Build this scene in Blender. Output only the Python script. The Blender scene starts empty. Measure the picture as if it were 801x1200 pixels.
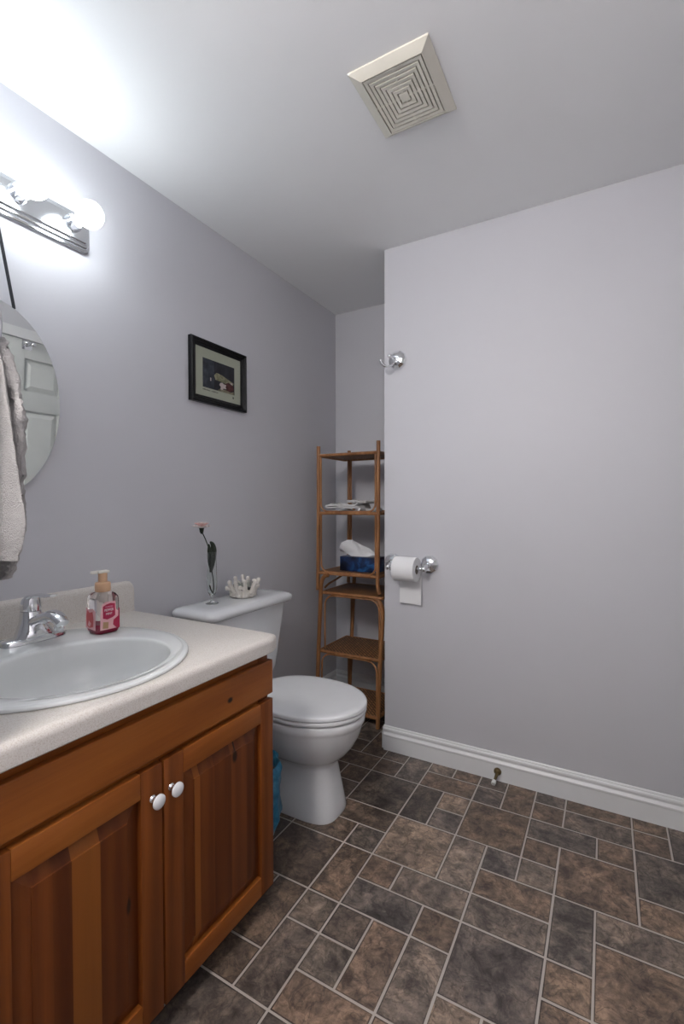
import bpy, bmesh, math, random
from mathutils import Vector, Matrix, noise
PI = math.pi
random.seed(7)
S = bpy.context.scene
COL = S.collection

# ------------------------------------------------------------------ camera
cam_data = bpy.data.cameras.new('camera')
cam = bpy.data.objects.new('camera', cam_data)
COL.objects.link(cam)
S.camera = cam
cam_data.sensor_fit = 'HORIZONTAL'
cam_data.sensor_width = 36.0
cam_data.lens = 552.446 / 801 * 36.0
cam_data.clip_start = 0.02
yaw, pitch, roll = math.radians(29.251), math.radians(-0.9896), math.radians(-0.1312)
fw = Vector((-math.sin(yaw) * math.cos(pitch), math.cos(yaw) * math.cos(pitch), math.sin(pitch)))
r0 = Vector((math.cos(yaw), math.sin(yaw), 0))
u0 = r0.cross(fw)
rt = math.cos(roll) * r0 + math.sin(roll) * u0
up = -math.sin(roll) * r0 + math.cos(roll) * u0
m = Matrix((rt, up, -fw)).transposed().to_4x4()
m.translation = Vector((1.538, 0, 1.2))
cam.matrix_world = m

# ------------------------------------------------------------------ world, exposure, lights
w = bpy.data.worlds.new('world'); S.world = w; w.use_nodes = True
w.node_tree.nodes['Background'].inputs[0].default_value = (0.5, 0.53, 0.6, 1)
w.node_tree.nodes['Background'].inputs[1].default_value = 0.05
S.view_settings.view_transform = 'Standard'
S.view_settings.look = 'None'
S.view_settings.gamma = 1.0
S.view_settings.exposure = 0.37
S.view_settings.use_curve_mapping = False
BULB_STRENGTH = 16.5
# unseen fill light, added behind the camera to brighten the room
hl = bpy.data.lights.new('fill_light', 'POINT'); hl.shadow_soft_size = 0.16; hl.energy = 34.0; hl.color = (1.0, 0.95, 0.90)
hlo = bpy.data.objects.new('fill_light', hl); COL.objects.link(hlo); hlo.location = (0.92, -0.25, 2.27)

# ------------------------------------------------------------------ materials
class N:
    def __init__(s, name):
        s.m = bpy.data.materials.new(name); s.m.use_nodes = True
        s.t = s.m.node_tree; s.b = s.t.nodes['Principled BSDF']
    def n(s, typ, **kw):
        x = s.t.nodes.new('ShaderNode' + typ)
        for k, v in kw.items():
            if k.startswith('i_'):
                key = k[2:]
                x.inputs[int(key) if key.isdigit() else key.replace('_', ' ')].default_value = v
            else: setattr(x, k, v)
        return x
    def l(s, a, b): s.t.links.new(a, b)
    def set(s, **kw):
        for k, v in kw.items(): s.b.inputs[k.replace('_', ' ')].default_value = v
        return s
    def coord(s, scale=(1, 1, 1), rot=(0, 0, 0), loc=(0, 0, 0)):
        tc = s.n('TexCoord'); mp = s.n('Mapping')
        mp.inputs['Scale'].default_value = scale; mp.inputs['Rotation'].default_value = rot; mp.inputs['Location'].default_value = loc
        s.l(tc.outputs['Object'], mp.inputs['Vector']); return mp.outputs['Vector']
    def noise(s, vec, scale, detail=4, rough=.55, dist=0):
        x = s.n('TexNoise', i_Scale=scale, i_Detail=detail, i_Roughness=rough, i_Distortion=dist)
        s.l(vec, x.inputs['Vector']); return x.outputs['Fac']
    def ramp(s, fac, stops):
        x = s.n('ValToRGB'); e = x.color_ramp.elements
        while len(e) < len(stops): e.new(0.5)
        for q, (p, c) in zip(e, stops): q.position = p; q.color = (*c, 1)
        s.l(fac, x.inputs['Fac']); return x.outputs['Color']
    def mix(s, fac, a, b, mode='MIX'):
        x = s.n('Mix', data_type='RGBA', blend_type=mode)
        for v, k in ((fac, 0), (a, 6), (b, 7)):
            if isinstance(v, (int, float)): x.inputs[k].default_value = v
            elif isinstance(v, tuple): x.inputs[k].default_value = (*v, 1)
            else: s.l(v, x.inputs[k])
        return x.outputs[2]
    def math(s, op, a, b=0.0, c=None):
        x = s.n('Math', operation=op)
        for k, v in enumerate((a, b) if c is None else (a, b, c)):
            if isinstance(v, (int, float)): x.inputs[k].default_value = v
            else: s.l(v, x.inputs[k])
        return x.outputs[0]
    def bump(s, h, strength=.2, dist=.002):
        x = s.n('Bump', i_Strength=strength, i_Distance=dist)
        s.l(h, x.inputs['Height']); s.l(x.outputs['Normal'], s.b.inputs['Normal'])
    def color(s, c): s.l(c, s.b.inputs['Base Color'])

def plain(name, col, rough=.5, metal=0.0, bump=None, **kw):
    k = N(name); k.set(Base_Color=(*col, 1), Roughness=rough, Metallic=metal, **kw)
    v = k.coord()
    f = k.noise(v, 9, 3)
    k.color(k.mix(f, tuple(c * .95 for c in col), tuple(min(1, c * 1.05) for c in col)))
    if bump:
        k.bump(k.noise(v, bump[0], 3), bump[1], bump[2])
    return k.m

def paint(name, col, rough):
    k = N(name); k.set(Roughness=rough)
    v = k.coord()
    f = k.noise(v, 2.2, 3)
    k.color(k.mix(f, tuple(c * .97 for c in col), tuple(c * 1.03 for c in col)))
    k.bump(k.noise(v, 160, 2), .06, .001)
    return k.m

M = {}
M['wall'] = paint('lavender_wall_paint', (.60, .598, .634), .55)
M['ceiling'] = paint('white_ceiling_paint', (.91, .915, .92), .7)
M['trim'] = plain('white_trim_paint', (.74, .745, .755), .35)
M['door'] = plain('white_door_paint', (.66, .675, .66), .4)
M['porcelain'] = plain('white_porcelain', (.74, .755, .775), .12, 0, None, Coat_Weight=.4, Coat_Roughness=.05)
M['sink'] = plain('white_sink_enamel', (.78, .80, .80), .15, 0, None, Coat_Weight=.3)
M['seat'] = plain('white_seat_plastic', (.74, .75, .77), .25)
M['chrome'] = plain('chrome', (.80, .81, .83), .10, 1.0)
M['chrome_plate'] = plain('polished_chrome_plate', (.78, .80, .83), .14, 1.0)
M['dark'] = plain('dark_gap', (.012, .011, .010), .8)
M['brass'] = plain('aged_brass', (.16, .115, .055), .35, 1.0)
M['rubber'] = plain('white_rubber', (.72, .72, .70), .6)
M['ivory'] = plain('ivory_plastic', (.72, .69, .605), .45)
M['ceramic'] = plain('white_ceramic_knob', (.78, .79, .81), .12)
M['paper'] = plain('white_tissue_paper', (.80, .80, .81), .9, 0, (240, .25, .001))
M['card'] = plain('grey_cardboard', (.34, .30, .26), .9)
M['peach'] = plain('peach_gold_plastic', (.70, .44, .27), .3)
M['white_plastic'] = plain('pale_cream_plastic', (.80, .77, .70), .3)
M['black_frame'] = plain('black_lacquer_frame', (.006, .006, .007), .22, 0, None, Specular_IOR_Level=.25)
M['leaf'] = plain('dark_green_leaf', (.012, .022, .010), .6)
M['petal'] = plain('pale_pink_petal', (.90, .60, .57), .7)
M['petal_white'] = plain('white_petal_edge', (.90, .80, .78), .7)
M['coral'] = plain('white_coral_ceramic', (.70, .66, .61), .45, 0, (300, .6, .002))
M['mirror'] = plain('mirror_glass', (.86, .89, .88), .012, 1.0)
M['bin'] = plain('grey_bin_plastic', (.25, .25, .26), .5)
M['cord'] = plain('black_braided_cord', (.015, .016, .02), .8, 0, (700, .8, .002))

def glass(name, col=(1, 1, 1), rough=.02, ior=1.45):
    k = N(name); k.set(Base_Color=(*col, 1), Roughness=rough, IOR=ior, Transmission_Weight=1.0); return k.m
M['glass'] = glass('clear_vase_glass', (.93, .96, .94))
M['clear_plastic'] = glass('clear_bottle_plastic', (.98, .93, .93), .04, 1.3)
M['pink_soap'] = plain('pink_soap', (.42, .02, .07), .25)
M['label_pink'] = plain('dark_pink_label', (.42, .008, .06), .4)
M['label_pale'] = plain('pale_pink_label', (.80, .45, .48), .4)
M['label_red'] = plain('coral_red_print', (.62, .10, .11), .45)
M['label_tan'] = plain('tan_print', (.45, .27, .14), .45)
M['label_green'] = plain('muted_green_print', (.28, .33, .24), .45)
M['ink_white'] = plain('white_ink', (.85, .80, .82), .5)
M['ink_pale'] = plain('pink_ink', (.80, .40, .52), .5)
M['ink_dark'] = plain('grey_ink', (.10, .10, .09), .6)

def bulb_mat():
    k = N('lit_bulb_glass')
    k.set(Base_Color=(.9, .9, .9, 1)); k.b.inputs['Emission Color'].default_value = (.90, .97, 1.0, 1)
    k.b.inputs['Emission Strength'].default_value = BULB_STRENGTH
    return k.m
M['bulb'] = bulb_mat()

def wood(name, axis, plank=None, seed=0.0, knots=(), lo=(.115, .027, .005), mid_=(.205, .055, .010), hi=(.285, .084, .016), pale=None):
    """stained knotty pine; axis = grain axis (0,1,2); plank = board width along y for glued panels"""
    k = N(name); k.set(Roughness=.42, Specular_IOR_Level=.3, Coat_Weight=.06, Coat_Roughness=.25)
    tc = k.n('TexCoord'); sep = k.n('SeparateXYZ'); k.l(tc.outputs['Object'], sep.inputs[0])
    X, Y, Z = sep.outputs
    Y = k.math('ADD', Y, .735)      # the cabinet's origin
    warp = None
    if plank:
        cell = k.math('FLOOR', k.math('DIVIDE', k.math('ADD', Y, seed), plank))
        wn = k.n('TexWhiteNoise', noise_dimensions='1D'); k.l(cell, wn.inputs['W']); pv = wn.outputs['Value']
    sc = [1, 1, 1]; sc = [34, 34, 34]; sc[axis] = 2.2
    mp = k.n('Mapping'); mp.inputs['Scale'].default_value = sc; mp.inputs['Location'].default_value = (seed, seed * 2, seed * 3)
    k.l(tc.outputs['Object'], mp.inputs['Vector'])
    if plank:
        cb = k.n('CombineXYZ'); k.l(k.math('MULTIPLY', pv, 40.0), cb.inputs[0]); k.l(k.math('MULTIPLY', pv, 17.0), cb.inputs[2])
        va = k.n('VectorMath', operation='ADD'); k.l(mp.outputs[0], va.inputs[0]); k.l(cb.outputs[0], va.inputs[1]); vec = va.outputs[0]
    else: vec = mp.outputs[0]
    f1 = k.noise(vec, .62, 8, .68, 1.6)
    wv = k.n('TexWave', wave_type='BANDS', bands_direction='Y', i_Scale=.22, i_Distortion=11.0, i_Detail=4, i_Detail_Scale=.5)
    k.l(vec, wv.inputs['Vector'])
    f = k.math('ADD', k.math('MULTIPLY', f1, .72), k.math('MULTIPLY', wv.outputs['Fac'], .28))
    c = k.ramp(f, [(.18, lo), (.5, mid_), (.82, hi)])
    if plank:
        t = k.ramp(pv, [(0.0, (.68, .62, .60)), (.5, (.95, .92, .9)), (1.0, (1.35, 1.35, 1.35))])
        c = k.mix(1.0, c, t, 'MULTIPLY')
        if pale:
            for (ya, yb) in pale:
                inside = k.math('MULTIPLY', k.math('GREATER_THAN', Y, ya), k.math('LESS_THAN', Y, yb))
                c = k.mix(k.math('MULTIPLY', inside, .62), c, (.37, .122, .022))
    fine_sc = [180, 180, 180]; fine_sc[axis] = 5
    mp2 = k.n('Mapping'); mp2.inputs['Scale'].default_value = fine_sc; k.l(tc.outputs['Object'], mp2.inputs['Vector'])
    f2 = k.noise(mp2.outputs[0], 1.0, 2)
    c = k.mix(k.math('MULTIPLY', f2, .28), c, (.10, .022, .004))
    for (ky, kz, ry, rz) in knots:
        dy = k.math('DIVIDE', k.math('SUBTRACT', Y, ky), ry); dz = k.math('DIVIDE', k.math('SUBTRACT', Z, kz), rz)
        d = k.math('SQRT', k.math('ADD', k.math('MULTIPLY', dy, dy), k.math('MULTIPLY', dz, dz)))
        mr = k.n('MapRange', i_1=.6, i_2=1.2, i_3=1.0, i_4=0.0); k.l(d, mr.inputs[0])
        c = k.mix(mr.outputs[0], c, (.016, .006, .003))
    k.color(c)
    k.bump(f1, .08, .0015)
    return k.m

def laminate():
    k = N('speckled_cream_laminate'); k.set(Roughness=.38)
    v = k.coord()
    a = k.noise(v, 420, 2, .5); b = k.noise(v, 130, 3, .6)
    c = k.ramp(a, [(.30, (.52, .45, .39)), (.46, (.665, .625, .585)), (.66, (.73, .70, .665))])
    c = k.mix(k.math('MULTIPLY', b, .35), c, (.58, .545, .515))
    k.color(c); k.bump(a, .05, .0005)
    return k.m
M['laminate'] = laminate()

def rattan():
    k = N('varnished_rattan'); k.set(Roughness=.4)
    v = k.coord((30, 30, 5))
    f = k.noise(v, 1.0, 4, .6)
    k.color(k.ramp(f, [(.25, (.16, .062, .020)), (.5, (.31, .135, .050)), (.8, (.46, .23, .10))])); k.bump(f, .15, .001)
    return k.m
M['rattan'] = rattan()

def weave():
    k = N('woven_rattan_cane'); k.set(Roughness=.5)
    tc = k.n('TexCoord'); mp = k.n('Mapping'); mp.inputs['Rotation'].default_value = (0, 0, PI / 4)
    k.l(tc.outputs['Object'], mp.inputs['Vector'])
    br = k.n('TexBrick', offset=.5, offset_frequency=2); br.inputs['Scale'].default_value = 1.0
    br.inputs['Brick Width'].default_value = .042; br.inputs['Row Height'].default_value = .015; br.inputs['Mortar Size'].default_value = .0036
    br.inputs['Color1'].default_value = (.44, .21, .085, 1); br.inputs['Color2'].default_value = (.24, .10, .038, 1); br.inputs['Mortar'].default_value = (.02, .008, .003, 1)
    k.l(mp.outputs[0], br.inputs['Vector'])
    n = k.noise(k.coord(), 60, 3)
    k.color(k.mix(k.math('MULTIPLY', n, .4), br.outputs['Color'], (.36, .18, .08)))
    k.bump(k.math('SUBTRACT', 1.0, br.outputs['Fac']), .9, .002)
    return k.m
M['weave'] = weave()

def terry(name, col, sc=260):
    k = N(name); k.set(Roughness=.95, Sheen_Weight=.25)
    v = k.coord(); f = k.noise(v, sc, 3, .6); g = k.noise(v, 45, 3)
    c = k.mix(f, tuple(x * .80 for x in col), tuple(min(1, x * 1.12) for x in col))
    k.color(k.mix(k.math('MULTIPLY', g, .3), c, tuple(x * .85 for x in col)))
    k.bump(f, .9, .004)
    return k.m
M['towel'] = terry('greige_terry_towel', (.42, .405, .40))
M['towel_flat'] = terry('flat_greige_towel_band', (.41, .395, .388), 420)
M['cloth'] = terry('pale_grey_cloth', (.66, .65, .65), 200)

def slate():
    k = N('slate_look_vinyl_tile'); k.set(Roughness=.42)
    at = k.n('VertexColor', layer_name='tone')
    v0 = k.coord()
    wp = k.n('TexNoise', i_Scale=7.0, i_Detail=3); k.l(v0, wp.inputs['Vector'])
    sepw = k.n('VectorMath', operation='SCALE'); sepw.inputs['Scale'].default_value = .06; k.l(wp.outputs['Color'], sepw.inputs[0])
    off = k.n('VectorMath', operation='SCALE'); off.inputs['Scale'].default_value = 9.0; k.l(at.outputs['Color'], off.inputs[0])
    va = k.n('VectorMath', operation='ADD'); k.l(v0, va.inputs[0]); k.l(sepw.outputs[0], va.inputs[1])
    vb = k.n('VectorMath', operation='ADD'); k.l(va.outputs[0], vb.inputs[0]); k.l(off.outputs[0], vb.inputs[1])
    v = vb.outputs[0]
    big = k.noise(v, 10, 6, .66, .5)
    mid = k.noise(v, 34, 8, .74, .5)
    fin = k.noise(v, 150, 5, .75)
    base = at.outputs['Color']
    c = k.mix(1.0, base, k.ramp(big, [(.32, (.42, .41, .42)), (.48, (.92, .90, .90)), (.66, (1.75, 1.62, 1.48))]), 'MULTIPLY')
    c = k.mix(1.0, c, k.ramp(mid, [(.34, (.40, .38, .37)), (.47, (.92, .91, .90)), (.64, (1.6, 1.57, 1.53))]), 'MULTIPLY')
    c = k.mix(1.0, c, k.ramp(fin, [(.3, (.78, .78, .78)), (.7, (1.18, 1.18, 1.18))]), 'MULTIPLY')
    ridge = k.math('ABSOLUTE', k.math('SUBTRACT', k.noise(v, 13, 4, .55, .6), .5))
    mr = k.n('MapRange', i_1=0.0, i_2=.022, i_3=.55, i_4=0.0); k.l(ridge, mr.inputs[0])
    c = k.mix(mr.outputs[0], c, (.035, .028, .025))
    hs = k.n('HueSaturation', i_Saturation=.95); k.l(c, hs.inputs['Color'])
    k.color(hs.outputs['Color'])
    k.bump(k.math('ADD', mid, k.math('MULTIPLY', fin, .4)), .22, .002)
    return k.m
M['slate'] = slate()
M['grout'] = plain('pale_grout_print', (.50, .46, .42), .6)

def tissue_box_mat():
    k = N('blue_printed_card'); k.set(Roughness=.35)
    v = k.coord(); f = k.noise(v, 14, 4, .6, .6)
    k.color(k.ramp(f, [(.36, (.004, .007, .020)), (.52, (.008, .030, .11)), (.64, (.02, .11, .30)), (.75, (.12, .24, .42))])); return k.m
M['bluebox'] = tissue_box_mat()

def bag_mat():
    k = N('blue_plastic_bag'); k.set(Roughness=.3, Transmission_Weight=.15)
    v = k.coord(); f = k.noise(v, 22, 4, .6, .8)
    k.color(k.ramp(f, [(.25, (.008, .09, .20)), (.5, (.015, .19, .36)), (.75, (.07, .36, .55))])); k.bump(f, .6, .006); return k.m
M['bag'] = bag_mat()

def print_mat(name, a, b, c, sc):
    k = N(name); k.set(Roughness=.6); v = k.coord(); f = k.noise(v, sc, 4, .6, .5)
    k.color(k.ramp(f, [(.3, a), (.5, b), (.72, c)])); return k.m
M['print_blue'] = print_mat('dusky_blue_print', (.008, .010, .016), (.026, .032, .046), (.06, .07, .09), 30)
M['print_black'] = print_mat('black_navy_print', (.004, .004, .006), (.009, .010, .016), (.02, .02, .03), 30)
M['print_olive'] = print_mat('olive_yellow_print', (.10, .10, .055), (.21, .20, .12), (.34, .33, .22), 60)
M['print_maroon'] = print_mat('maroon_print', (.02, .006, .007), (.07, .014, .016), (.15, .05, .045), 70)
M['print_rose'] = plain('pale_rose_print', (.52, .44, .43), .6)
M['print_sand'] = print_mat('sand_print', (.09, .08, .055), (.20, .18, .12), (.32, .29, .21), 60)
M['mat_board'] = plain('sage_mat_board', (.37, .39, .31), .7)

# ------------------------------------------------------------------ mesh helpers
ORG = {}
def build(name, bm, mats, parent=None, base=None, angle=35, smooth=True):
    """link a bmesh (world coordinates) as ONE object; a child keeps its thing's origin"""
    o3 = ORG[parent.name] if parent is not None else Vector(base or (0, 0, 0))
    bmesh.ops.translate(bm, verts=bm.verts, vec=-o3)
    bmesh.ops.recalc_face_normals(bm, faces=bm.faces)
    me = bpy.data.meshes.new(name); bm.to_mesh(me); bm.free()
    for mt in (mats if isinstance(mats, (list, tuple)) else [mats]): me.materials.append(mt)
    if smooth:
        for p in me.polygons: p.use_smooth = True
        me.set_sharp_from_angle(angle=math.radians(angle))
    o = bpy.data.objects.new(name, me); COL.objects.link(o)
    if parent is not None: o.parent = parent
    else: o.location = o3
    ORG[o.name] = o3
    return o
def thing(name, label, cat, base, group=None):
    o = bpy.data.objects.new(name, None); COL.objects.link(o); o.location = base; o.empty_display_size = .05
    ORG[o.name] = Vector(base); tag(o, label, cat, group); return o
def tag(o, label, cat, group=None):
    o['label'] = label; o['category'] = cat
    if group: o['group'] = group
    return o
def struct(name, bm, mats, parent=None, **kw):
    o = build(name, bm, mats, parent, **kw)
    if parent is None: o['kind'] = 'structure'
    return o
def B(): return bmesh.new()
def box(bm, a, b, bev=0.0, seg=2, mi=0):
    a, b = Vector(a), Vector(b)
    r = bmesh.ops.create_cube(bm, size=1.0)
    vs = r['verts']
    for v in vs: v.co = Vector(((a.x + b.x) / 2 + v.co.x * (b.x - a.x), (a.y + b.y) / 2 + v.co.y * (b.y - a.y), (a.z + b.z) / 2 + v.co.z * (b.z - a.z)))
    fs = {f for v in vs for f in v.link_faces}
    for f in fs: f.material_index = mi
    if bev > 0:
        es = list({e for v in vs for e in v.link_edges})
        rr = bmesh.ops.bevel(bm, geom=es, offset=bev, segments=seg, profile=.6, affect='EDGES', clamp_overlap=True)
        for f in rr['faces']: f.material_index = mi
    return bm
def loft(bm, rings, cap0=True, cap1=True, closed=True, mi=0):
    """rings: list of equal-length point lists"""
    vr = [[bm.verts.new(p) for p in r] for r in rings]
    n = len(vr[0])
    for a, b in zip(vr, vr[1:]):
        for i in range(n if closed else n - 1):
            j = (i + 1) % n
            try: bm.faces.new((a[i], a[j], b[j], b[i])).material_index = mi
            except ValueError: pass
    if cap0 and closed: bm.faces.new(list(reversed(vr[0]))).material_index = mi
    if cap1 and closed: bm.faces.new(vr[-1]).material_index = mi
    return vr
def lathe(bm, prof, c, n=32, axis=2, cap0=True, cap1=True, mi=0, sx=1, sy=1):
    """prof: (radius, height) along axis"""
    c = Vector(c); rings = []
    for (r, h) in prof:
        ring = []
        for i in range(n):
            a = 2 * PI * i / n; p = [r * math.cos(a) * sx, r * math.sin(a) * sy, h]
            if axis == 0: p = [p[2], p[0], p[1]]
            elif axis == 1: p = [p[0], -p[2], p[1]]   # height goes towards -y
            ring.append(c + Vector(p))
        rings.append(ring)
    return loft(bm, rings, cap0, cap1, mi=mi)
def smooth_path(pts, sub=6):
    pts = [Vector(p) for p in pts]; out = []
    for i in range(len(pts) - 1):
        p0 = pts[max(i - 1, 0)]; p1 = pts[i]; p2 = pts[i + 1]; p3 = pts[min(i + 2, len(pts) - 1)]
        for k in range(sub):
            t = k / sub
            out.append(.5 * ((2 * p1) + (-p0 + p2) * t + (2 * p0 - 5 * p1 + 4 * p2 - p3) * t * t + (-p0 + 3 * p1 - 3 * p2 + p3) * t ** 3))
    out.append(pts[-1]); return out
def tube(bm, pts, r, n=10, closed=False, mi=0, flat=None):
    pts = [Vector(p) for p in pts]; rs = r if isinstance(r, (list, tuple)) else [r] * len(pts)
    rings = []; prev = None; L = len(pts)
    for i, p in enumerate(pts):
        if closed: d = pts[(i + 1) % L] - pts[i - 1]
        else: d = pts[min(i + 1, L - 1)] - pts[max(i - 1, 0)]
        d.normalize()
        if prev is None:
            ref = Vector((0, 0, 1)) if abs(d.z) < .9 else Vector((1, 0, 0))
            u = d.cross(ref).normalized()
        else: u = (prev - d * prev.dot(d)).normalized()
        prev = u; v = d.cross(u)
        fx, fy = flat if flat else (1, 1)
        rings.append([p + rs[i] * (fx * math.cos(2 * PI * k / n) * u + fy * math.sin(2 * PI * k / n) * v) for k in range(n)])
    if closed: rings.append(rings[0]); vr = loft(bm, rings, False, False, mi=mi); bmesh.ops.remove_doubles(bm, verts=[v for q in vr for v in q], dist=1e-6); return
    return loft(bm, rings, mi=mi)
def ball(bm, c, r, seg=20, rings=12, mi=0, sc=(1, 1, 1)):
    rr = bmesh.ops.create_uvsphere(bm, u_segments=seg, v_segments=rings, radius=1.0)
    for v in rr['verts']: v.co = Vector((c[0] + v.co.x * r * sc[0], c[1] + v.co.y * r * sc[1], c[2] + v.co.z * r * sc[2]))
    for f in {f for v in rr['verts'] for f in v.link_faces}: f.material_index = mi
def prism(bm, poly, vec, mi=0):
    """extrude polygon (3-D points) by vec"""
    vec = Vector(vec); a = [Vector(p) for p in poly]
    return loft(bm, [a, [p + vec for p in a]], mi=mi)
def ellipse(cx, cy, a, b, z, n, e=2.0):
    out = []
    for i in range(n):
        t = 2 * PI * i / n; c, s = math.cos(t), math.sin(t)
        out.append(Vector((cx + a * math.copysign(abs(c) ** (2 / e), c), cy + b * math.copysign(abs(s) ** (2 / e), s), z)))
    return out
def rrect(x0, x1, y0, y1, r, n=6):
    """rounded rectangle outline, (x, y) pairs"""
    out = []
    for (cx, cy, a0) in ((x1 - r, y1 - r, 0), (x0 + r, y1 - r, 90), (x0 + r, y0 + r, 180), (x1 - r, y0 + r, 270)):
        for k in range(n + 1):
            a = math.radians(a0 + 90 * k / n); out.append((cx + r * math.cos(a), cy + r * math.sin(a)))
    return out
def text_mesh(txt, size, depth=.0003):
    cu = bpy.data.curves.new('lettering', 'FONT'); cu.body = txt; cu.size = size; cu.align_x = 'CENTER'; cu.align_y = 'CENTER'; cu.extrude = depth
    cu.resolution_u = 3
    o = bpy.data.objects.new('lettering', cu); COL.objects.link(o)
    dg = bpy.context.evaluated_depsgraph_get(); dg.update()
    me = bpy.data.meshes.new_from_object(o.evaluated_get(dg))
    bm = bmesh.new(); bm.from_mesh(me); bpy.data.objects.remove(o); bpy.data.curves.remove(cu); bpy.data.meshes.remove(me)
    return bm

# ================================================================== THE SETTING
H = 2.424
YP = 2.103          # face of the partition
YB = 2.665          # back wall of the alcove
XE = .597           # free end of the partition
XR = 1.85           # right wall
YF = .345           # stub wall at the near end of the vanity
# floor: slab plus tiles (surface pattern of one sheet)
MX, MY = .0932 * 1.2, .0953 * 1.2
X0, Y0 = 1.538 - .763 * 1.2, 1.2025 * 1.2
T = {'g': (.140, .118, .105), 'd': (.102, .084, .073), 'b': (.172, .124, .092), 'k': (.128, .095, .073), 't': (.250, .190, .146), 'm': (.176, .144, .120), 'u': (.134, .116, .107)}
TILES = [(0,2,2,2,'d'),(0,4,1,1,'k'),(0,5,1,1,'m'),(1,4,1,2,'g'),(2,4,2,1,'b'),(2,5,1,1,'m'),(3,5,1,1,'b'),(2,2,1,2,'d'),(3,3,1,1,'t'),(3,2,1,1,'g'),
 (4,5,1,1,'d'),(4,4,1,1,'g'),(5,4,1,2,'b'),(4,2,2,2,'b'),(-2,4,2,1,'k'),(-1,3,1,1,'k'),(-1,2,1,1,'d'),(-1,5,1,2,'k'),(0,1,2,1,'k'),(1,0,1,1,'g'),(-1,0,2,1,'b'),
 (2,0,2,2,'t'),(-1,-2,2,2,'k'),(-2,-1,1,1,'d'),(-2,-2,1,1,'d'),(1,-2,1,2,'b'),(2,-1,1,1,'b'),(3,-1,2,1,'m'),(4,0,1,2,'m'),(5,1,1,1,'u'),(6,1,1,1,'m'),(5,0,2,1,'b'),
 (6,2,1,1,'b'),(6,3,2,1,'g'),(8,3,1,1,'b'),(7,1,2,2,'b'),(6,4,1,1,'b'),(6,5,1,1,'g'),(7,4,2,1,'m'),(7,5,2,1,'b'),(9,5,1,1,'b'),(9,4,1,1,'b'),(10,4,2,2,'g'),(9,2,2,2,'g'),(9,1,2,1,'b'),
 (8,0,2,1,'m'),(7,-1,1,2,'g'),(7,-2,1,1,'b'),(8,-2,2,2,'b'),(5,-1,2,1,'m'),(5,-3,2,2,'g'),(4,-2,1,1,'b'),(4,-4,1,2,'m'),(2,-2,2,1,'u'),(3,-4,1,2,'b'),(2,-3,1,1,'d'),(2,-4,1,1,'m'),
 (1,-3,1,1,'m'),(1,-5,1,2,'m'),(0,-4,1,2,'k'),(0,-5,1,1,'k'),(0,-7,2,2,'d'),(2,-5,2,1,'b'),(2,-6,1,1,'d'),(4,-5,1,1,'b'),(5,-4,1,1,'t'),(6,-4,1,1,'b'),(7,-4,1,2,'b')]
occ = set()
for (i, j, a, b, t) in TILES:
    for p in range(a):
        for q in range(b): occ.add((i + p, j + q))
rng = random.Random(3)
for j in range(-18, 12):
    for i in range(-7, 14):
        if (i, j) in occ: continue
        opts = [(2, 2), (2, 1), (1, 2), (1, 1)]; rng.shuffle(opts)
        for (a, b) in opts + [(1, 1)]:
            if all((i + p, j + q) not in occ for p in range(a) for q in range(b)): break
        for p in range(a):
            for q in range(b): occ.add((i + p, j + q))
        TILES.append((i, j, a, b, rng.choice('gdbkmb')))
bm = B()
box(bm, (-.12, -.62, -.08), (XR + .12, YB + .12, -.0012), mi=1)
lay = bm.loops.layers.float_color.new('tone')
G = .0030
for (i, j, a, b, t) in TILES:
    xa, xb = X0 + i * MX + G, X0 + (i + a) * MX - G; ya, yb = Y0 + j * MY + G, Y0 + (j + b) * MY - G
    xa, xb = max(xa, -.1), min(xb, XR + .1); ya, yb = max(ya, -.6), min(yb, YB + .1)
    if xb - xa < .004 or yb - ya < .004: continue
    jt = lambda: rng.uniform(-.0006, .0006)
    E_ = .0032
    outer = [(x + jt(), y + jt()) for x, y in ((xa, ya), (xb, ya), (xb, yb), (xa, yb))]
    inner = [(x + jt(), y + jt()) for x, y in ((xa + E_, ya + E_), (xb - E_, ya + E_), (xb - E_, yb - E_), (xa + E_, yb - E_))]
    vo = [bm.verts.new((x, y, 0)) for x, y in outer]; vi = [bm.verts.new((x, y, 0)) for x, y in inner]
    k = rng.uniform(.88, 1.14); c = T[t]; c = (c[0] * k, c[1] * k * rng.uniform(.99, 1.01), c[2] * k)
    # each printed stone has a darker rim: bevel shading printed into the vinyl
    for f, q in [(bm.faces.new(vi), 1.0)] + [(bm.faces.new((vo[n_], vo[(n_ + 1) % 4], vi[(n_ + 1) % 4], vi[n_])), .55) for n_ in range(4)]:
        f.material_index = 0
        for lp in f.loops: lp[lay] = (c[0] * q, c[1] * q, c[2] * q, 1)
floor = struct('floor', bm, [M['slate'], M['grout']], smooth=False)

bm = B(); box(bm, (-.12, -.62, H), (XR + .12, YB + .12, H + .08)); struct('ceiling', bm, M['ceiling'], smooth=False)
bm = B(); box(bm, (-.1, -.6, 0), (0, YB + .1, H)); struct('wall_left', bm, M['wall'], smooth=False)
bm = B(); box(bm, (0, YB, 0), (XE, YB + .1, H)); struct('wall_back', bm, M['wall'], smooth=False)
bm = B(); box(bm, (XE, YP, 0), (XR + .1, YB + .1, H), .003, 2); struct('wall_partition', bm, M['wall'])
bm = B(); box(bm, (0, -.6, 0), (.695, YF, H)); struct('wall_near', bm, M['wall'], smooth=False)
bm = B(); box(bm, (.695, -.6, 0), (XR + .1, -.5, H)); struct('wall_rear', bm, M['wall'], smooth=False)
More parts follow.
